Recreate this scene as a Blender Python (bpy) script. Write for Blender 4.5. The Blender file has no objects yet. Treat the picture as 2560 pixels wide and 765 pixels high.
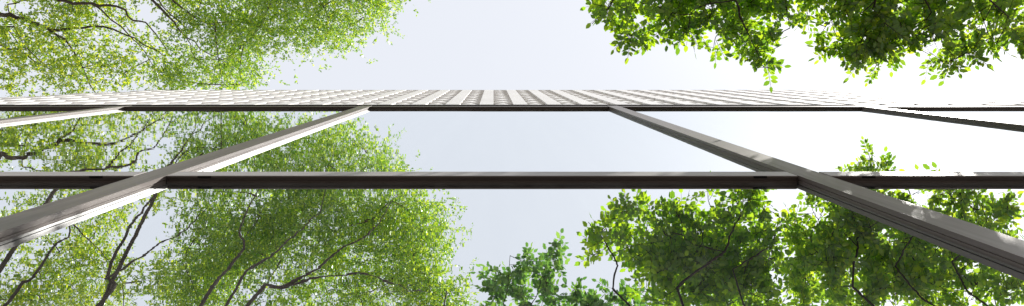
import bpy, math, random
import numpy as np
from mathutils import Vector

random.seed(7)
rng = np.random.default_rng(11)
scene = bpy.context.scene
COL = scene.collection

# ------------------------------------------------------------------ camera
CAM_H = 1.5                      # eye height above the pavement
F = 2560 * 24 / 36.0
CX, CY = 1234.0, 382.5
ALPHA = math.atan(221.5 / F)     # the view leans this far from the zenith towards the wall
D = 0.50                         # camera to the face of the mullion caps
GD = 0.030                       # caps stand this proud of the glass
YG = D + GD
VDIR = np.array([0, math.sin(ALPHA), math.cos(ALPHA)])
UDIR = np.array([0, -math.cos(ALPHA), math.sin(ALPHA)])


def at(px, py, h):
    """world point overhead at height h above the eye, in the direction of a photo position"""
    d = VDIR + UDIR * (CY - py) / F + np.array([(px - CX) / F, 0, 0])
    d = d * (h / d[2])
    return np.array([d[0], d[1], h + CAM_H])


def mir(px, py, h):
    """the same for something seen in the glass"""
    p = at(px, py, h)
    p[1] = 2 * YG - p[1]
    return p


cam = bpy.data.cameras.new('camera')
camo = bpy.data.objects.new('camera', cam)
COL.objects.link(camo)
camo.location = (0, 0, CAM_H)
camo.rotation_mode = 'QUATERNION'
from mathutils import Matrix
m = Matrix(((1, UDIR[0], -VDIR[0]), (0, UDIR[1], -VDIR[1]), (0, UDIR[2], -VDIR[2])))
camo.rotation_quaternion = m.to_quaternion()
cam.sensor_width = 36
cam.lens = 24
cam.shift_x = (1280 - CX) / 2560
cam.clip_start = 0.02
cam.clip_end = 2000
scene.camera = camo

# ------------------------------------------------------------------ light
sun_dir = mir(2303, 499, 10.0) - np.array([0, 0, CAM_H])
# direction towards the sun: the mirrored ray (its origin moves, its direction only flips in Y)
d = VDIR + UDIR * (CY - 499) / F + np.array([(2303 - CX) / F, 0, 0])
d[1] = -d[1]
SUN = d / np.linalg.norm(d)
elev = math.asin(SUN[2])
sun = bpy.data.lights.new('sun', 'SUN')
sun.energy = 5.0
sun.angle = math.radians(0.53)
sun.color = (1.0, 0.955, 0.89)
so = bpy.data.objects.new('sun', sun)
COL.objects.link(so)
so.rotation_mode = 'QUATERNION'
so.rotation_quaternion = Vector(SUN.tolist()).to_track_quat('Z', 'Y')
so.location = (0, 0, 40)

w = bpy.data.worlds.new('World')
scene.world = w
w.use_nodes = True
nt = w.node_tree
bg = nt.nodes['Background']
sky = nt.nodes.new('ShaderNodeTexSky')
sky.sky_type = 'NISHITA'
sky.sun_disc = False
sky.sun_elevation = elev
sky.sun_rotation = math.atan2(SUN[0], SUN[1])
sky.altitude = 0
sky.air_density = 1.0
sky.dust_density = 5.0
sky.ozone_density = 1.0
hs = nt.nodes.new('ShaderNodeHueSaturation')
hs.inputs['Saturation'].default_value = 0.30
nt.links.new(sky.outputs[0], hs.inputs['Color'])
# a thin even veil of high cloud over the blue
veil = nt.nodes.new('ShaderNodeMixRGB')
veil.inputs[0].default_value = 0.86
veil.inputs[2].default_value = (9.75, 10.15, 11.05, 1)
nt.links.new(hs.outputs[0], veil.inputs[1])
nt.links.new(veil.outputs[0], bg.inputs['Color'])
bg.inputs['Strength'].default_value = 0.071

scene.view_settings.view_transform = 'Standard'
scene.view_settings.look = 'None'
scene.view_settings.gamma = 1
scene.view_settings.use_curve_mapping = False
scene.view_settings.exposure = 0.4
scene.cycles.max_bounces = 8
scene.cycles.diffuse_bounces = 3
scene.cycles.transmission_bounces = 4
scene.cycles.caustics_reflective = False
scene.cycles.caustics_refractive = False
scene.cycles.sample_clamp_indirect = 6.0
scene.cycles.use_denoising = True
scene.cycles.denoiser = 'OPENIMAGEDENOISE'
scene.cycles.denoising_input_passes = 'RGB_ALBEDO_NORMAL'
scene.cycles.denoising_prefilter = 'ACCURATE'


# ------------------------------------------------------------------ materials
def newmat(name):
    mt = bpy.data.materials.new(name)
    mt.use_nodes = True
    n = mt.node_tree
    for x in list(n.nodes):
        n.nodes.remove(x)
    out = n.nodes.new('ShaderNodeOutputMaterial')
    return mt, n, out


def nd(n, typ, **kw):
    x = n.nodes.new(typ)
    for k, v in kw.items():
        setattr(x, k, v)
    return x


def streak(n, scale, mapping=(1, 1, 1), detail=4, rough=0.6):
    g = nd(n, 'ShaderNodeTexCoord')
    mp = nd(n, 'ShaderNodeMapping')
    mp.inputs['Scale'].default_value = mapping
    t = nd(n, 'ShaderNodeTexNoise')
    t.inputs['Scale'].default_value = scale
    t.inputs['Detail'].default_value = detail
    t.inputs['Roughness'].default_value = rough
    n.links.new(g.outputs['Object'], mp.inputs['Vector'])
    n.links.new(mp.outputs[0], t.inputs['Vector'])
    return t


def ramp(n, src, stops):
    r = nd(n, 'ShaderNodeValToRGB')
    while len(r.color_ramp.elements) < len(stops):
        r.color_ramp.elements.new(0.5)
    for e, (p, c) in zip(r.color_ramp.elements, stops):
        e.position = p
        e.color = (*c, 1)
    n.links.new(src, r.inputs['Fac'])
    return r


def mat_metal(name, ca, cb, mapping, rough=0.38, metallic=0.0, spec=0.5):
    mt, n, out = newmat(name)
    p = nd(n, 'ShaderNodeBsdfPrincipled')
    t = streak(n, 3.0, mapping)
    r = ramp(n, t.outputs['Fac'], [(0.25, ca), (0.75, cb)])
    n.links.new(r.outputs[0], p.inputs['Base Color'])
    p.inputs['Metallic'].default_value = metallic
    p.inputs['Specular IOR Level'].default_value = spec
    t2 = streak(n, 9.0, mapping, 5)
    mr = nd(n, 'ShaderNodeMapRange')
    mr.inputs['To Min'].default_value = rough - 0.1
    mr.inputs['To Max'].default_value = rough + 0.16
    n.links.new(t2.outputs['Fac'], mr.inputs['Value'])
    n.links.new(mr.outputs[0], p.inputs['Roughness'])
    b = nd(n, 'ShaderNodeBump')
    b.inputs['Strength'].default_value = 0.03
    b.inputs['Distance'].default_value = 0.002
    n.links.new(t2.outputs['Fac'], b.inputs['Height'])
    n.links.new(b.outputs[0], p.inputs['Normal'])
    n.links.new(p.outputs[0], out.inputs['Surface'])
    return mt


M_MUL = mat_metal('bronze_metal_upright', (.085, .066, .056), (.155, .128, .114), (6, 6, .35), .42, 0, .55)
M_TRA = mat_metal('bronze_metal_rail', (.035, .024, .02), (.062, .045, .038), (.35, 6, 6), .55, 0, .35)
M_TRB = mat_metal('bronze_metal_rail_sheen', (.30, .28, .275), (.42, .40, .395), (.35, 6, 6), .48)  # rail metal paled: the sky sheen on its face is put into the colour
M_DARK = mat_metal('dark_gap_and_slot', (.012, .011, .011), (.02, .018, .017), (2, 2, 2), .8, 0, 0.0)  # near black: shade painted in for the gap over the head rail, also the slots


def mat_concrete():
    mt, n, out = newmat('white_precast_concrete')
    p = nd(n, 'ShaderNodeBsdfPrincipled')
    t = streak(n, 2.2, (1, 1, .35), 6, .65)
    r = ramp(n, t.outputs['Fac'], [(0.25, (.76, .735, .725)), (0.7, (.88, .865, .86))])
    n.links.new(r.outputs[0], p.inputs['Base Color'])
    p.inputs['Roughness'].default_value = .58
    n.links.new(p.outputs[0], out.inputs['Surface'])
    return mt


M_CONC = mat_concrete()


def mat_glass():
    """coated glazing: a strong mirror at this grazing view over a dark body, gently wavy"""
    mt, n, out = newmat('coated_glass')
    gl = nd(n, 'ShaderNodeBsdfAnisotropic')
    gl.inputs['Color'].default_value = (.93, .96, .975, 1)
    gl.inputs['Roughness'].default_value = 0.0
    df = nd(n, 'ShaderNodeBsdfDiffuse')
    df.inputs['Color'].default_value = (.02, .03, .028, 1)
    fr = nd(n, 'ShaderNodeFresnel')
    fr.inputs['IOR'].default_value = 3.2
    # faint ripple of the panes: the normal tips up and down more than sideways
    geo = nd(n, 'ShaderNodeNewGeometry')
    a = streak(n, 1.0, (.8, 1, 12), 1, .5)
    b_ = streak(n, 1.0, (1.6, 1, 42), 1, .5)
    sx = streak(n, 1.0, (3.0, 1, 1.3), 1, .5)

    def m_(op, u, v):
        q = nd(n, 'ShaderNodeMath', operation=op)
        for k_, w_ in enumerate((u, v)):
            if isinstance(w_, (int, float)):
                q.inputs[k_].default_value = w_
            else:
                n.links.new(w_, q.inputs[k_])
        return q.outputs[0]
    tz = m_('ADD', m_('MULTIPLY', m_('SUBTRACT', a.outputs['Fac'], .5), .004),
            m_('MULTIPLY', m_('SUBTRACT', b_.outputs['Fac'], .5), .0035))
    tx = m_('MULTIPLY', m_('SUBTRACT', sx.outputs['Fac'], .5), .0015)
    cb = nd(n, 'ShaderNodeCombineXYZ')
    n.links.new(tx, cb.inputs[0])
    n.links.new(tz, cb.inputs[2])
    va = nd(n, 'ShaderNodeVectorMath', operation='ADD')
    n.links.new(geo.outputs['Normal'], va.inputs[0])
    n.links.new(cb.outputs[0], va.inputs[1])
    vn = nd(n, 'ShaderNodeVectorMath', operation='NORMALIZE')
    n.links.new(va.outputs[0], vn.inputs[0])
    n.links.new(vn.outputs[0], gl.inputs['Normal'])
    # a film of dust with run marks
    du = streak(n, 1.0, (9, 1, .5), 5, .65)
    dr = ramp(n, du.outputs['Fac'], [(.35, (.03, .035, .033)), (.75, (.30, .31, .30))])
    n.links.new(dr.outputs[0], df.inputs['Color'])
    mx = nd(n, 'ShaderNodeMixShader')
    fm = nd(n, 'ShaderNodeMapRange')
    fm.inputs['To Min'].default_value = .86
    fm.inputs['To Max'].default_value = 1.0
    n.links.new(fr.outputs[0], fm.inputs['Value'])
    n.links.new(fm.outputs[0], mx.inputs[0])
    n.links.new(df.outputs[0], mx.inputs[1])
    n.links.new(gl.outputs[0], mx.inputs[2])
    n.links.new(mx.outputs[0], out.inputs['Surface'])
    return mt


M_GLASS = mat_glass()


def mat_leaf(name, c0, c1, c2, trans, tfac=.5, rough=.45, gloss=.08):
    mt, n, out = newmat(name)
    g = nd(n, 'ShaderNodeNewGeometry')
    r = ramp(n, g.outputs['Random Per Island'], [(0.0, c0), (0.55, c1), (1.0, c2)])
    df = nd(n, 'ShaderNodeBsdfDiffuse')
    tr = nd(n, 'ShaderNodeBsdfTranslucent')
    gs = nd(n, 'ShaderNodeBsdfAnisotropic')
    gs.inputs['Roughness'].default_value = rough
    gs.inputs['Color'].default_value = (.9, .95, .9, 1)
    n.links.new(r.outputs[0], df.inputs['Color'])
    mt_c = nd(n, 'ShaderNodeMixRGB', blend_type='MULTIPLY')
    mt_c.inputs[0].default_value = 1.0
    mt_c.inputs[2].default_value = (*trans, 1)
    n.links.new(r.outputs[0], mt_c.inputs[1])
    n.links.new(mt_c.outputs[0], tr.inputs['Color'])
    m1 = nd(n, 'ShaderNodeMixShader')
    m1.inputs[0].default_value = tfac
    n.links.new(df.outputs[0], m1.inputs[1])
    n.links.new(tr.outputs[0], m1.inputs[2])
    m2 = nd(n, 'ShaderNodeMixShader')
    m2.inputs[0].default_value = gloss
    n.links.new(m1.outputs[0], m2.inputs[1])
    n.links.new(gs.outputs[0], m2.inputs[2])
    n.links.new(m2.outputs[0], out.inputs['Surface'])
    return mt


M_FEATHER = mat_leaf('feathery_leaf', (.055, .125, .008), (.14, .235, .012), (.36, .40, .035), (3.0, 2.7, .9), .55, .32, .08)
M_FEATHER_B = mat_leaf('feathery_leaf_fresh', (.045, .12, .010), (.12, .22, .014), (.32, .39, .04), (3.0, 2.8, .9), .55, .32, .08)
M_BROAD = mat_leaf('oval_leaf', (.055, .13, .012), (.115, .215, .016), (.21, .31, .02), (3.2, 2.9, .9), .65, .35, .05)
M_BROAD_B = mat_leaf('oval_leaf_deep', (.06, .135, .016), (.12, .215, .022), (.24, .32, .035), (3.2, 2.9, 1.0), .65, .35, .05)
M_BROAD_C = mat_leaf('oval_leaf_cool', (.04, .11, .03), (.09, .20, .045), (.18, .30, .06), (2.3, 2.3, 1.2), .5, .35, .08)


def mat_bark(name, a, b):
    mt, n, out = newmat(name)
    p = nd(n, 'ShaderNodeBsdfPrincipled')
    t = streak(n, 9.0, (1, 1, .3), 6, .7)
    r = ramp(n, t.outputs['Fac'], [(0.3, a), (0.7, b)])
    n.links.new(r.outputs[0], p.inputs['Base Color'])
    p.inputs['Roughness'].default_value = .9
    bp = nd(n, 'ShaderNodeBump')
    bp.inputs['Strength'].default_value = .6
    bp.inputs['Distance'].default_value = .02
    n.links.new(t.outputs['Fac'], bp.inputs['Height'])
    n.links.new(bp.outputs[0], p.inputs['Normal'])
    n.links.new(p.outputs[0], out.inputs['Surface'])
    return mt


M_BARK = mat_bark('dark_bark', (.028, .02, .015), (.075, .055, .042))


def mat_ground(name, a, b, scale):
    mt, n, out = newmat(name)
    p = nd(n, 'ShaderNodeBsdfPrincipled')
    t = streak(n, scale, (1, 1, 1), 8, .7)
    r = ramp(n, t.outputs['Fac'], [(0.3, a), (0.7, b)])
    n.links.new(r.outputs[0], p.inputs['Base Color'])
    p.inputs['Roughness'].default_value = .95
    n.links.new(p.outputs[0], out.inputs['Surface'])
    return mt


M_GROUND = mat_ground('pale_gravel', (.18, .17, .155), (.26, .245, .225), 3)
M_PAVE = mat_ground('paving', (.20, .185, .17), (.28, .265, .25), 8)


# ------------------------------------------------------------------ mesh helpers
def mesh_obj(name, verts, faces, mat, parent=None, smooth=False):
    me = bpy.data.meshes.new(name)
    me.from_pydata([tuple(map(float, v)) for v in verts], [], faces)
    me.materials.append(mat)
    if smooth:
        me.polygons.foreach_set('use_smooth', [True] * len(me.polygons))
    me.update()
    o = bpy.data.objects.new(name, me)
    COL.objects.link(o)
    if parent:
        o.parent = parent
    return o


def array_mesh(name, V, Fq, mat, parent=None, smooth=False):
    """V (n,3), Fq (m,k) every face with k corners"""
    me = bpy.data.meshes.new(name)
    V = np.asarray(V, dtype=np.float32)
    Fq = np.asarray(Fq, dtype=np.int32)
    me.vertices.add(len(V))
    me.vertices.foreach_set('co', V.ravel())
    k = Fq.shape[1]
    me.loops.add(Fq.size)
    me.loops.foreach_set('vertex_index', Fq.ravel())
    me.polygons.add(len(Fq))
    me.polygons.foreach_set('loop_start', np.arange(0, Fq.size, k, dtype=np.int32))
    me.polygons.foreach_set('loop_total', np.full(len(Fq), k, dtype=np.int32))
    if smooth:
        me.polygons.foreach_set('use_smooth', np.ones(len(Fq), dtype=bool))
    me.materials.append(mat)
    me.update(calc_edges=True)
    me.validate()
    o = bpy.data.objects.new(name, me)
    COL.objects.link(o)
    if parent:
        o.parent = parent
    return o


def empty(name, loc, label, cat, group=None):
    o = bpy.data.objects.new(name, None)
    COL.objects.link(o)
    o.location = loc
    o['label'] = label
    o['category'] = cat
    if group:
        o['group'] = group
    return o


def structure(o):
    o['kind'] = 'structure'
    return o


def boxes(lst):
    V, Fc = [], []
    for (x0, x1, y0, y1, z0, z1) in lst:
        b = len(V)
        V += [(x0, y0, z0), (x1, y0, z0), (x1, y1, z0), (x0, y1, z0), (x0, y0, z1), (x1, y0, z1), (x1, y1, z1), (x0, y1, z1)]
        Fc += [(b, b+3, b+2, b+1), (b+4, b+5, b+6, b+7), (b, b+1, b+5, b+4), (b+1, b+2, b+6, b+5), (b+2, b+3, b+7, b+6), (b+3, b, b+4, b+7)]
    return V, Fc


def prism_z(profile, z0, z1):
    """profile: list of (x,y) counter-clockwise seen from above"""
    n = len(profile)
    V = [(x, y, z0) for x, y in profile] + [(x, y, z1) for x, y in profile]
    Fc = [(i, (i+1) % n, n+(i+1) % n, n+i) for i in range(n)]
    Fc += [tuple(range(n-1, -1, -1)), tuple(range(n, 2*n))]
    return V, Fc


def prism_x(profile, x0, x1):
    """profile: list of (y,z)"""
    n = len(profile)
    V = [(x0, y, z) for y, z in profile] + [(x1, y, z) for y, z in profile]
    Fc = [(i, n+i, n+(i+1) % n, (i+1) % n) for i in range(n)]
    Fc += [tuple(range(n)), tuple(range(2*n-1, n-1, -1))]
    return V, Fc


# ------------------------------------------------------------------ setting
g = structure(mesh_obj('ground', [(-400, -400, -.012), (400, -400, -.012), (400, 400, -.012), (-400, 400, -.012)], [(0, 1, 2, 3)], M_GROUND))
V, Fc = boxes([(-40, 40, -3.4, .55, -.010, 0.0)])
structure(mesh_obj('pavement', V, Fc, M_PAVE))

# ------------------------------------------------------------------ building
XL, XR = -8.55, 15.2
Z_T1B, Z_T1T = CAM_H + 3.045, CAM_H + 3.165      # lower rail
Z_T2B, Z_T2T = CAM_H + 8.16, CAM_H + 8.37        # head rail
Z_C0 = CAM_H + 8.53                              # foot of the concrete screen
ROWS, RH = 9, 0.552
Z_C1 = Z_C0 + ROWS * RH
B = empty('office_building', (3.3, YG, 0), 'tall glass curtain wall building with bronze frames and white folded concrete screen above', 'building')


def child(o):
    o.parent = B
    o.matrix_parent_inverse = Matrix.Translation(-Vector(B.location))
    return o


def rake(z):
    """left end of the upper storey leans in as it rises"""
    return -7.15 - (Z_C1 - z) * 0.24


# body behind the skin
V, Fc = boxes([(-8.5, XR, YG + .09, 14.0, 0, Z_C0 + .3)])
child(mesh_obj('wall', V, Fc, M_CONC))
prof = [(-8.28, Z_C0 + .303), (XR, Z_C0 + .303), (XR, Z_C1 - .25), (-7.15, Z_C1 - .25)]
n = 4
V = [(x, D + .07, z) for x, z in prof] + [(x, 13.9, z) for x, z in prof]
Fc = [(i, (i+1) % n, n+(i+1) % n, n+i) for i in range(n)] + [(3, 2, 1, 0), (4, 5, 6, 7)]
child(mesh_obj('upper_storey', V, Fc, M_CONC))

# mullions
MX = [-7.52, -4.49, -1.552, 1.45, 4.47, 7.46, 10.46, 13.46]
MW = .135
mul_ext = []
for x in MX:
    a, b = x - MW/2, x + MW/2
    # cap profile in plan: proud face, one groove down each cheek
    p = [(a, D), (b, D), (b, D+.0170), (b-.004, D+.0178), (b-.004, D+.0202), (b, D+.021), (b, D+.12),
         (a, D+.12), (a, D+.021), (a+.004, D+.0202), (a+.004, D+.0178), (a, D+.0170)]
    V, Fc = prism_z(p, 0.02, Z_T2T - .001)
    child(mesh_obj('mullion', V, Fc, M_MUL))

edges = [XL] + MX + [XR]
for i in range(len(edges) - 1):
    x0 = edges[i] + (MW/2 + .0075 if i > 0 else 0)
    x1 = edges[i+1] - (MW/2 + .0075 if i < len(edges) - 2 else 0)
    # lower rail, its underside stepped once
    p = [(D+.002, Z_T1T), (D+.002, Z_T1B), (D+.011, Z_T1B), (D+.012, Z_T1B+.006), (D+.021, Z_T1B+.006), (D+.022, Z_T1B),
         (D+.075, Z_T1B), (D+.075, Z_T1T)]
    V, Fc = prism_x(p, x0, x1)
    r = child(mesh_obj('transom', V, Fc, M_TRA))
    # drainage slots near both ends
    for sx in (x0 + .14, x1 - .20):
        V, Fc = boxes([(sx, sx + .06, D + .0005, D + .010, Z_T1B - .0015, Z_T1B + .012)])
        s = mesh_obj('drain_slot', V, Fc, M_DARK)
        s.parent = r
    # cover strip on the face of the rail, sky sheen put into its pale colour
    V, Fc = boxes([(x0 + .001, x1 - .001, D - .001, D + .0019, Z_T1B + .003, Z_T1T - .001)])
    s = mesh_obj('sheen_cover_strip', V, Fc, M_TRB)
    s.parent = r
    # head rail
    p = [(D+.002, Z_T2T), (D+.002, Z_T2B), (D+.075, Z_T2B), (D+.075, Z_T2T)]
    V, Fc = prism_x(p, x0, x1)
    child(mesh_obj('transom', V, Fc, M_TRA))
    # panes, one under the lower rail, one above
    for z0, z1 in ((.06, Z_T1B), (Z_T1T, Z_T2B)):
        V, Fc = boxes([(x0 - .004, x1 + .004, YG, YG + .03, z0 - .01, z1 + .01)])
        child(mesh_obj('glass_pane', V, Fc, M_GLASS))
# dark strip put in for the shade of the gap over the head rail, and a plinth
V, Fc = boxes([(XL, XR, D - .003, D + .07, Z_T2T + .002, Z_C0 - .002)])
child(mesh_obj('shadow_gap_strip', V, Fc, M_DARK))
V, Fc = boxes([(XL, XR, D - .02, D + .14, 0, .0199)])
child(mesh_obj('plinth', V, Fc, M_CONC))

# folded concrete screen: flat ribs with, between them, hoods that are flush at their foot
# and fold back to either rib at their head
PW, PK, R_ = .430, .252, .030
V, Fc = [], []


def quad(*pts):
    b = len(V)
    V.extend(pts)
    Fc.append(tuple(range(b, b + len(pts))))


k0 = int(math.floor(-8.7 / PW))
k1 = int(XR / PW)
DB = D + R_
for j in range(ROWS):
    z0, z1 = Z_C0 + j * RH, Z_C0 + (j + 1) * RH
    lim = rake(z1)
    for k in range(k0, k1):
        xa = k * PW
        xb, xm, xc = xa + PK, xa + PK / 2, xa + PW
        if xa < lim:
            continue
        e = .004 * math.sin(k * 3.1 + j * 5.7)
        # hood in two folded halves
        quad((xa, D, z0), (xm, D - .001, z0), (xm, D + .009, z1), (xa, DB + e, z1))
        quad((xm, D - .001, z0), (xb, D, z0), (xb, DB + e, z1), (xm, D + .009, z1))
        # its underside
        quad((xa, DB + .01, z0), (xm, DB + .01, z0), (xm, D - .001, z0), (xa, D, z0))
        quad((xm, DB + .01, z0), (xb, DB + .01, z0), (xb, D, z0), (xm, D - .001, z0))
        # rib with cheeks
        quad((xb, D - .0015, z0), (xc, D - .0015, z0), (xc, D - .0015, z1), (xb, D - .0015, z1))
        quad((xb, DB + .01, z0), (xb, D - .0015, z0), (xb, D - .0015, z1), (xb, DB + .01, z1))
        quad((xc, D - .0015, z0), (xc, DB + .01, z0), (xc, DB + .01, z1), (xc, D - .0015, z1))
        if j == ROWS - 1:
            quad((xa, D, z1), (xc, D - .0015, z1), (xc, D + .25, z1), (xa, D + .25, z1))
            quad((xa, D + .25, z1), (xc, D + .25, z1), (xc, D + .25, z1 - .4), (xa, D + .25, z1 - .4))
child(mesh_obj('concrete_screen', V, Fc, M_CONC))


# ------------------------------------------------------------------ trees
def inpoly(P, poly):
    x, y = P[:, 0], P[:, 1]
    c = np.zeros(len(P), bool)
    n = len(poly)
    j = n - 1
    for i in range(n):
        xi, yi = poly[i]
        xj, yj = poly[j]
        t = ((yi > y) != (yj > y)) & (x < (xj - xi) * (y - yi) / (yj - yi + 1e-12) + xi)
        c ^= t
        j = i
    return c


class VNoise:
    def __init__(s, seed):
        s.g = np.random.default_rng(seed).random((64, 64))

    def __call__(s, x, y):
        xi, yi = np.floor(x).astype(int), np.floor(y).astype(int)
        fx, fy = x - xi, y - yi
        fx, fy = fx*fx*(3-2*fx), fy*fy*(3-2*fy)
        g = s.g
        a, b = g[xi % 64, yi % 64], g[(xi+1) % 64, yi % 64]
        c, d_ = g[xi % 64, (yi+1) % 64], g[(xi+1) % 64, (yi+1) % 64]
        return (a*(1-fx)+b*fx)*(1-fy) + (c*(1-fx)+d_*fx)*fy


def unit(v):
    return v / (np.linalg.norm(v, axis=-1, keepdims=True) + 1e-9)


# the clear line the sun takes to the glass
_g = VDIR + UDIR * (CY - 499) / F + np.array([(2303 - CX) / F, 0, 0])
_g = _g * (YG / _g[1])
SUN_HIT = _g + np.array([0, 0, CAM_H])


def sun_dist(P):
    r = P - SUN_HIT
    t = np.maximum(r @ SUN, 0)
    return np.linalg.norm(r - t[:, None] * SUN, axis=1)


def leaves_mesh(P, A, N, L, Wd, fold=.18, pointed=.5):
    """P base points, A along axis, N normal, L length, Wd half width -> (V, F) two folded quads+tips per leaf"""
    n = len(P)
    A = unit(A)
    S = unit(np.cross(A, N))
    N = np.cross(S, A)
    L = L[:, None]
    Wd = Wd[:, None]
    v = np.empty((n, 8, 3))
    dn = -N * Wd * fold
    v[:, 0] = P
    v[:, 1] = P + A*L*.28 + S*Wd*.86 + dn
    v[:, 2] = P + A*L*.66 + S*Wd*.80 + dn - N*L*.03
    v[:, 3] = P + A*L - N*L*.10
    v[:, 4] = P + A*L*.66 - S*Wd*.80 + dn - N*L*.03
    v[:, 5] = P + A*L*.28 - S*Wd*.86 + dn
    v[:, 6] = P + A*L*.28
    v[:, 7] = P + A*L*.66 - N*L*.03
    base = (np.arange(n) * 8)[:, None]
    quads = np.array([[0, 1, 6, 6], [6, 1, 2, 7], [7, 2, 3, 3], [0, 6, 5, 5], [6, 7, 4, 5], [7, 3, 4, 4]])
    tris = np.array([[0, 1, 6], [6, 1, 2], [6, 2, 7], [7, 2, 3], [0, 6, 5], [6, 7, 4], [6, 4, 5], [7, 3, 4]])
    Fq = (base[:, :, None] + tris[None]).reshape(-1, 3)
    return v.reshape(-1, 3), Fq


def small_leaves(P, A, N, L, Wd):
    n = len(P)
    A = unit(A)
    S = unit(np.cross(A, N))
    L = L[:, None]
    Wd = Wd[:, None]
    v = np.empty((n, 4, 3))
    v[:, 0] = P
    v[:, 1] = P + A*L*.45 + S*Wd
    v[:, 2] = P + A*L
    v[:, 3] = P + A*L*.45 - S*Wd
    return v.reshape(-1, 3), (np.arange(n) * 4)[:, None] + np.arange(4)[None]


class Tubes:
    def __init__(s, sides=6):
        s.V, s.F, s.k = [], [], sides

    def add(s, pts, r0, r1, wob=0.0, sub=3):
        pts = [np.asarray(p, float) for p in pts]
        # catmull-rom resample
        out = []
        m_ = len(pts)
        for i in range(m_ - 1):
            p0, p1, p2, p3 = pts[max(i-1, 0)], pts[i], pts[i+1], pts[min(i+2, m_-1)]
            for q in range(sub):
                t = q / sub
                out.append(.5*((2*p1) + (-p0+p2)*t + (2*p0-5*p1+4*p2-p3)*t*t + (-p0+3*p1-3*p2+p3)*t**3))
        out.append(pts[-1])
        if wob:
            for q in range(1, len(out)-1):
                out[q] = out[q] + rng.normal(0, wob, 3)
        n = len(out)
        base = len(s.V)
        for i, p in enumerate(out):
            t = out[min(i+1, n-1)] - out[max(i-1, 0)]
            t = t / (np.linalg.norm(t) + 1e-9)
            a = np.cross(t, [0.3, .9, .1])
            a /= np.linalg.norm(a) + 1e-9
            b = np.cross(t, a)
            r = r0 + (r1 - r0) * i / (n - 1)
            for j in range(s.k):
                th = 2*math.pi*j/s.k
                s.V.append(p + r*(math.cos(th)*a + math.sin(th)*b))
        for i in range(n-1):
            for j in range(s.k):
                s.F.append((base+i*s.k+j, base+i*s.k+(j+1) % s.k, base+(i+1)*s.k+(j+1) % s.k, base+(i+1)*s.k+j))
        return out

    def build(s, name, mat, parent, loc):
        o = array_mesh(name, np.array(s.V) - loc, s.F, mat, parent, True)
        return o


def feather_tree(name, label, base, fork, limbs, polys, h0, n_clump, n_leaf, mat, seed, leafL, gap, group, hspread=(-.9, 2.3), cr=.37, twig=.012, thick=.62):
    """limbs: polylines of world points starting at the fork; polys: outlines in plan (X,Y) at crown height"""
    R = np.random.default_rng(seed)
    loc = np.array(base, float)
    root = empty(name, tuple(loc), label, 'tree', group)
    T = Tubes(7)
    T.add([loc + [0, 0, -.1], loc*.6 + np.array(fork)*.4 + [.1, 0, 0], fork], .30, .20)
    nodes = [np.array(fork)]
    nr = [.1]
    for (pts, r0, r1) in limbs:
        r0, r1 = r0*thick, r1*thick
        out = T.add(pts, r0, r1, .02)
        for i, o in enumerate(out[2:]):
            nodes.append(o)
            nr.append(r0 + (r1-r0)*(i+2)/len(out))
    nz = VNoise(seed)
    C = []
    allp = [np.array(p) for p in polys]
    areas = [abs(np.sum(p[:, 0]*np.roll(p[:, 1], -1) - p[:, 1]*np.roll(p[:, 0], -1)))/2 for p in allp]
    tot = sum(areas)
    for p, a in zip(allp, areas):
        need = int(n_clump * a / tot)
        lo, hi = p.min(0), p.max(0)
        got = 0
        while got < need:
            q = R.random((400, 2)) * (hi - lo) + lo
            q = q[inpoly(q, p)]
            q = q[nz(q[:, 0]*1.5 + 20, q[:, 1]*1.5 + 20) > gap]
            q = q[:need-got]
            got += len(q)
            hh = h0 + R.uniform(*hspread, len(q))
            C.append(np.c_[q, hh + CAM_H])
    C = np.vstack(C)
    nodes = np.array(nodes)
    nodes_l = list(nodes)
    # twigs reach each clump from the nearest wood below it
    order = np.argsort(np.min(np.linalg.norm(C[:, None] - nodes[None], axis=2), axis=1))
    for ci in order:
        c = C[ci]
        NN = np.array(nodes_l)
        dd = np.linalg.norm(NN - c, axis=1) + np.where(NN[:, 2] > c[2] + .3, 2.5, 0)
        a = NN[np.argmin(dd)]
        ln = np.linalg.norm(c - a)
        mid = (a + c)/2 + R.normal(0, .07*ln, 3)
        T.add([a, mid, c], twig*(.5 + .7*min(ln, 2.2)), .003, 0, 3)
        nodes_l.append(mid)
        nodes_l.append(c)
    # leaves: sprays of small leaflets hanging off short shoots
    nl = n_leaf
    ci = R.integers(0, len(C), nl // 14)
    sc = C[ci] + R.normal(0, 1, (len(ci), 3)) * [cr, cr, cr*.75]
    sd = unit(R.normal(0, 1, (len(ci), 3)) * [1, 1, .5] + [0, 0, -.25])
    SL = R.uniform(.18, .38, len(ci))
    t = R.random((len(ci), 14))
    P = sc[:, None] + sd[:, None] * (t * SL[:, None])[..., None] + R.normal(0, .018, (len(ci), 14, 3))
    A = sd[:, None]*.7 + R.normal(0, .6, (len(ci), 14, 3)) + np.array([0, 0, -.15])
    P = P.reshape(-1, 3)
    A = A.reshape(-1, 3)
    N = R.normal(0, 1, P.shape) + [0, 0, .8]
    L = R.uniform(.65, 1.25, len(P)) * leafL
    V, Fq = small_leaves(P, A, N, L, L*.24)
    T.build('trunk', M_BARK, root, loc)
    array_mesh('crown', V - loc, Fq, mat, root)
    return root


def plan(pts, h, f=mir):
    return [tuple(f(x, y, h)[:2]) for x, y in pts]


GL = 'feathery trees over the left of the facade'
H1 = 17.5
# limbs of the left tree, rising towards the facade as the photograph shows them in the glass and overhead
fork1 = np.array([-8.6, -5.0, 8.5])


def mp(lst, hs, f=mir):
    return [f(x, y, h) for (x, y), h in zip(lst, hs)]


def dp(lst, hs):
    return mp(lst, hs, at)


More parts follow.
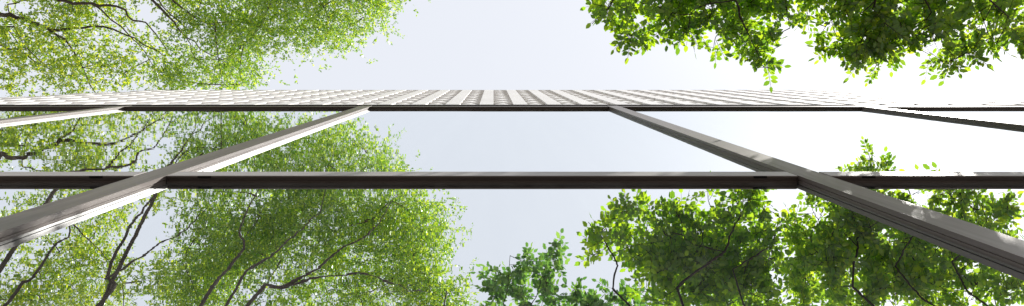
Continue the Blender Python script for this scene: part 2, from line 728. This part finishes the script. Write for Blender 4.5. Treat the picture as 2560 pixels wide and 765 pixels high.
L1 = [
    ([fork1] + mp([(14, 761), (84, 691), (147, 607), (175, 580), (150, 500)], [12.6, 13.4, 14.4, 15, 16]), .065, .022),
    ([fork1] + mp([(241, 765), (266, 691), (308, 600), (350, 530), (381, 485), (430, 420), (480, 360)], [12, 12.6, 13.4, 14.2, 14.8, 15.6, 16.5]), .068, .018),
    (mp([(262, 700), (364, 635), (461, 572), (520, 520)], [12.5, 13.3, 14.2, 15]), .04, .012),
    ([np.array([-10.6, -3.4, 14.0])] + dp([(-60, 25), (0, 37), (40, 42), (90, 58), (130, 74), (180, 72), (260, 68), (335, 98), (400, 130)], [15.2, 15.9, 16.2, 16.6, 16.9, 17, 17.2, 17.5, 17.8]), .105, .02),
    (dp([(100, 62), (160, 100), (190, 142), (240, 235)], [16.7, 17, 17.2, 17.6]), .05, .015),
    (dp([(70, 0), (20, 15), (30, 45)], [16.2, 16.2, 16.4]), .03, .02),
    (dp([(0, 112), (30, 122), (60, 132), (150, 190)], [16.8, 16.9, 17, 17.3]), .04, .012),
    ([np.array([-9.6, -3.8, 13.0])] + dp([(100, -40), (160, 0), (230, 10), (290, 18), (335, 50), (372, 66), (420, 130)], [15.4, 15.8, 16.1, 16.4, 16.7, 17, 17.4]), .08, .018),
    (dp([(235, 12), (300, 65), (345, 110), (390, 180)], [16.2, 16.5, 16.8, 17.2]), .035, .010),
    ([np.array([-7.2, -3.6, 13.2])] + dp([(350, -60), (385, 0), (420, 42), (455, 82), (500, 120), (560, 150)], [15.2, 15.8, 16.1, 16.4, 16.8, 17.2]), .07, .010),
    (dp([(430, 0), (465, 28), (505, 55), (545, 68)], [15.9, 16.1, 16.4, 16.6]), .04, .010),
    (dp([(460, 85), (480, 130), (520, 170)], [16.4, 16.8, 17]), .022, .008),
    ([fork1, np.array([-10.5, -4.4, 11.5]), np.array([-10.6, -3.4, 14.0])], .10, .08),
    ([fork1, np.array([-9.4, -4.6, 11]), np.array([-9.6, -3.8, 13.0])], .08, .06),
    ([fork1, np.array([-7.8, -4.6, 11]), np.array([-7.2, -3.6, 13.2])], .07, .05),
]
P1 = [plan([(-330, 100), (-300, 330), (-260, 800), (300, 820), (470, 740), (500, 600), (485, 565), (380, 600), (285, 570), (262, 520), (330, 480),
            (485, 470), (478, 330), (440, 296), (395, 276), (380, 236), (320, 212), (250, 205), (-320, 190)], H1)]
feather_tree('feathery_tree', 'open feathery tree with dark forking branches over the left end of the facade',
             (-8.8, -5.6, 0), fork1, L1, P1, 17.0, 180, 82000, M_FEATHER, 3, .082, .53, GL, cr=.29, thick=.62)

fork2 = np.array([-5.2, -6.2, 8.0])
L2 = [
    ([fork2] + mp([(490, 790), (559, 684), (608, 621), (601, 565), (640, 490), (680, 420)], [11.5, 13, 13.9, 14.6, 15.5, 16.5]), .11, .02),
    ([fork2] + mp([(610, 775), (700, 720), (770, 685), (860, 620), (950, 560), (980, 500)], [11.5, 12.5, 13.1, 14, 15, 16]), .11, .02),
    ([fork2] + mp([(566, 747), (671, 642), (725, 595), (800, 530), (820, 440)], [12, 13.6, 14.3, 15.2, 16.3]), .08, .018),
    (mp([(700, 720), (820, 690), (930, 690), (1020, 720), (1090, 730)], [12.5, 13.4, 14.4, 15.2, 16]), .06, .015),
    (dp([(700, -80), (690, -20), (655, 60), (610, 110), (560, 150)], [15.8, 16.2, 16.6, 17, 17.2]), .04, .012),
]
P2 = [plan([(700, 800), (690, 730), (640, 700), (560, 800), (505, 800), (500, 620), (525, 480), (530, 330), (640, 314), (690, 328), (760, 330), (850, 340), (935, 382), (1000, 430),
            (1075, 470), (1110, 520), (1125, 600), (1115, 655), (1050, 690), (980, 720), (960, 800), (880, 800), (860, 720), (800, 710), (760, 800)], H1),
      plan([(430, 200), (455, 270), (500, 290), (560, 300), (650, 245), (640, 215), (560, 196), (500, 210)], H1)]
P2b = [plan([(1010, 800), (1050, 720), (1080, 695), (1140, 700), (1180, 740), (1190, 800)], H1)]
feather_tree('feathery_tree', 'dense fine-leaved tree with rounded crown left of the open sky',
             (-5.0, -6.8, 0), fork2, L2, P2, 17.3, 250, 160000, M_FEATHER_B, 5, .072, .24, GL, (-1.5, 1.5), .31, thick=.4)
feather_tree('feathery_tree', 'low feathery crown seen only as a reflection near the middle of the lower panes',
             (-.9, -7.2, 0), np.array([-.9, -6.6, 9.0]),
             [([np.array([-.9, -6.6, 9.0])] + mp([(1120, 850), (1110, 780), (1120, 720)], [14, 15.5, 17]), .09, .02),
              ([np.array([-.9, -6.6, 9.0])] + mp([(1030, 860), (1060, 790)], [14, 16]), .07, .02)],
             P2b, 17.2, 40, 7000, M_FEATHER_B, 8, .085, .15, GL, (-.6, .8), .30)


def broad_tree(name, label, base, fork, limbs, regions, mat, seed, leafL, group, keep_sun=True, r_trunk=.14):
    """regions: (plan outline, low height, high height, number of shoots)"""
    R = np.random.default_rng(seed)
    loc = np.array(base, float)
    root = empty(name, tuple(loc), label, 'tree', group)
    T = Tubes(6)
    T.add([loc + [0, 0, -.1], loc*.5 + np.array(fork)*.5 + [.06, 0.04, 0], fork], r_trunk, r_trunk*.7)
    nodes = [np.array(fork)]
    for (pts, r0, r1) in limbs:
        r0, r1 = r0*.42, r1*.6
        out = T.add(pts, r0, r1, .003)
        nodes += out[2:]
    C = []
    for poly, lo_, hi_, cnt in regions:
        p = np.array(poly)
        lo, hi = p.min(0), p.max(0)
        got = 0
        while got < cnt:
            q = R.random((300, 2)) * (hi-lo) + lo
            q = q[inpoly(q, p)][:cnt-got]
            got += len(q)
            C.append(np.c_[q, R.uniform(lo_, hi_, len(q)) + CAM_H])
    C = np.vstack(C)
    cen = C.mean(0)
    order = np.argsort(np.min(np.linalg.norm(C[:, None] - np.array(nodes)[None], axis=2), axis=1))
    P_, A_, N_, L_ = [], [], [], []
    for ci in order:
        c = C[ci]
        NN = np.array(nodes)
        dd = np.linalg.norm(NN - c, axis=1)
        a = NN[np.argmin(dd)]
        ln = np.linalg.norm(c - a)
        mid = (a + c)/2 + R.normal(0, .06*ln, 3)
        T.add([a, mid, c], .0035 + .006*min(ln, 1.2), .0018, 0, 2)
        nodes += [mid, c]
        # compound leaves fan out from the last stretch of the shoot
        sd = unit(c - mid + np.array([0, .03, 0]) + R.normal(0, .03, 3))
        for _ in range(R.integers(3, 6)):
            o0 = c - sd * R.uniform(0, .12)
            rd = unit(sd*.5 + R.normal(0, .75, 3)*[1, 1, .45] + [0, 0, -.1])
            up = unit(np.array([0, 0, 1.0]) + R.normal(0, .35, 3))
            side = unit(np.cross(rd, up))
            RL = R.uniform(.12, .22)
            T.add([o0, o0 + rd*RL*.5 + [0, 0, .006], o0 + rd*RL], .0021, .0012, 0, 1)
            npair = R.integers(3, 5)
            for q in range(npair):
                t = .28 + .66*q/npair
                for s_ in (-1, 1):
                    P_.append(o0 + rd*RL*t + side*s_*.003)
                    A_.append(side*s_ + rd*.55 + R.normal(0, .16, 3))
                    N_.append(up + R.normal(0, .33, 3))
                    L_.append(leafL * R.uniform(.7, 1.15))
            P_.append(o0 + rd*RL)
            A_.append(rd + R.normal(0, .15, 3))
            N_.append(up + R.normal(0, .33, 3))
            L_.append(leafL * R.uniform(.9, 1.2))
    P_, A_, N_, L_ = map(np.array, (P_, A_, N_, L_))
    if keep_sun:
        ok = sun_dist(P_) > .085
        P_, A_, N_, L_ = P_[ok], A_[ok], N_[ok], L_[ok]
    V, Fq = leaves_mesh(P_, A_, N_, L_, L_*R.uniform(.25, .33, len(L_)))
    T.build('trunk', M_BARK, root, loc)
    array_mesh('crown', V - loc, Fq, mat, root)
    return root


GB = 'broad-leaved trees over the right of the facade'
H3 = 6.0


def ex(pts, h=H3):
    """outline given by overhead positions (also past the upper edge of the picture)"""
    return plan(pts, h, at)


fk = np.array([3.4, -2.1, 4.6])
broad_tree('broadleaf_tree', 'broad-leaved tree with bright oval leaves right of the open sky',
           (3.3, -2.7, 0), fk,
           [([fk] + dp([(1760, -160), (1840, 0), (1850, 40), (1870, 80), (1900, 150)], [4.9, 5.6, 5.7, 5.8, 5.9]), .035, .006),
            ([fk] + dp([(1640, -170), (1560, -40), (1520, 20), (1480, 60)], [5.2, 5.7, 5.9, 6]), .028, .005),
            (dp([(1840, 0), (1740, 20), (1720, 70), (1700, 95)], [5.6, 5.8, 5.9, 6]), .014, .004),
            ([fk] + dp([(1900, -120), (1960, 0), (1975, 70)], [5.2, 5.9, 6.1]), .025, .005)],
           [(ex([(1455, 10), (1460, 55), (1500, 72), (1545, 65), (1580, 98), (1610, 78), (1700, 72), (1740, 108), (1800, 105), (1850, 130),
                 (1885, 178), (1925, 188), (1955, 130), (1955, 60), (1975, 10), (1990, -150), (1680, -150), (1640, -70), (1560, -25), (1490, -15)]), 5.75, 6.5, 145),
            (ex([(1600, -30), (1950, -10), (1990, -170), (1660, -170)]), 5.9, 6.9, 65),
            (ex([(1650, -150), (1990, -150), (1990, -420), (1700, -420)]), 5.8, 7.2, 50),
            (ex([(1560, 85), (1585, 85), (1585, 112), (1570, 112)]), 5.85, 6.0, 2),
            ], M_BROAD, 21, .065, GB)
fk = np.array([5.2, -1.8, 4.8])
broad_tree('broadleaf_tree', 'broad-leaved tree with deeper green oval leaves in the far right of the view',
           (5.4, -2.6, 0), fk,
           [([fk] + dp([(2300, -170), (2190, 0), (2185, 40), (2150, 110)], [5.2, 5.8, 5.9, 6]), .035, .006),
            ([fk] + dp([(2380, -120), (2330, 30), (2290, 60)], [5.4, 5.9, 6]), .028, .005),
            ([fk] + dp([(2500, -100), (2520, 40), (2490, 110)], [5.4, 5.9, 6]), .028, .005),
            (dp([(2190, 0), (2140, 40), (2080, 55)], [5.8, 5.9, 6]), .014, .004)],
           [(ex([(2060, 10), (2095, 50), (2100, 118), (2140, 150), (2170, 150), (2215, 105), (2255, 100), (2300, 125), (2350, 165), (2420, 165),
                 (2490, 140), (2560, 115), (2640, 100), (2700, -150), (2060, -150)]), 5.8, 6.6, 185),
            (ex([(2060, -10), (2640, -10), (2640, -170), (2060, -170)]), 5.9, 6.9, 95),
            (ex([(2105, 70), (2120, 130), (2170, 140), (2230, 100), (2330, 120), (2330, 60)]), 5.9, 6.5, 24),
            (plan([(2095, 425), (2120, 402), (2165, 388), (2195, 405), (2205, 425)], 7.8), 7.7, 7.9, 7),
            (ex([(2060, -150), (2640, -150), (2600, -330), (2080, -330)]), 5.9, 7.2, 45),
            ], M_BROAD_B, 22, .064, GB)
fk = np.array([.7, -2.2, 6.8])
H4 = 8.3
broad_tree('broadleaf_tree', 'young broad-leaved tree with loose leafy tips seen as a reflection in the lower middle pane',
           (.8, -2.6, 0), fk,
           [([fk] + mp([(1330, 800), (1340, 740), (1385, 600)], [7.4, 7.9, 8.4]), .022, .005),
            ([fk] + mp([(1270, 800), (1270, 720), (1275, 640)], [7.4, 7.9, 8.3]), .02, .005),
            ([fk] + mp([(1500, 830), (1520, 760)], [7.5, 8.2]), .022, .005)],
           [(plan([(1225, 790), (1225, 700), (1215, 680), (1255, 640), (1280, 625), (1320, 655), (1350, 640), (1365, 600), (1390, 590), (1398, 640),
                   (1415, 665), (1400, 720), (1400, 790)], H4), 7.9, 8.6, 34),
            (plan([(1400, 720), (1500, 715), (1640, 712), (1640, 850), (1400, 850)], H4), 7.8, 8.6, 34),
            ], M_BROAD_C, 23, .080, GB, False, .09)
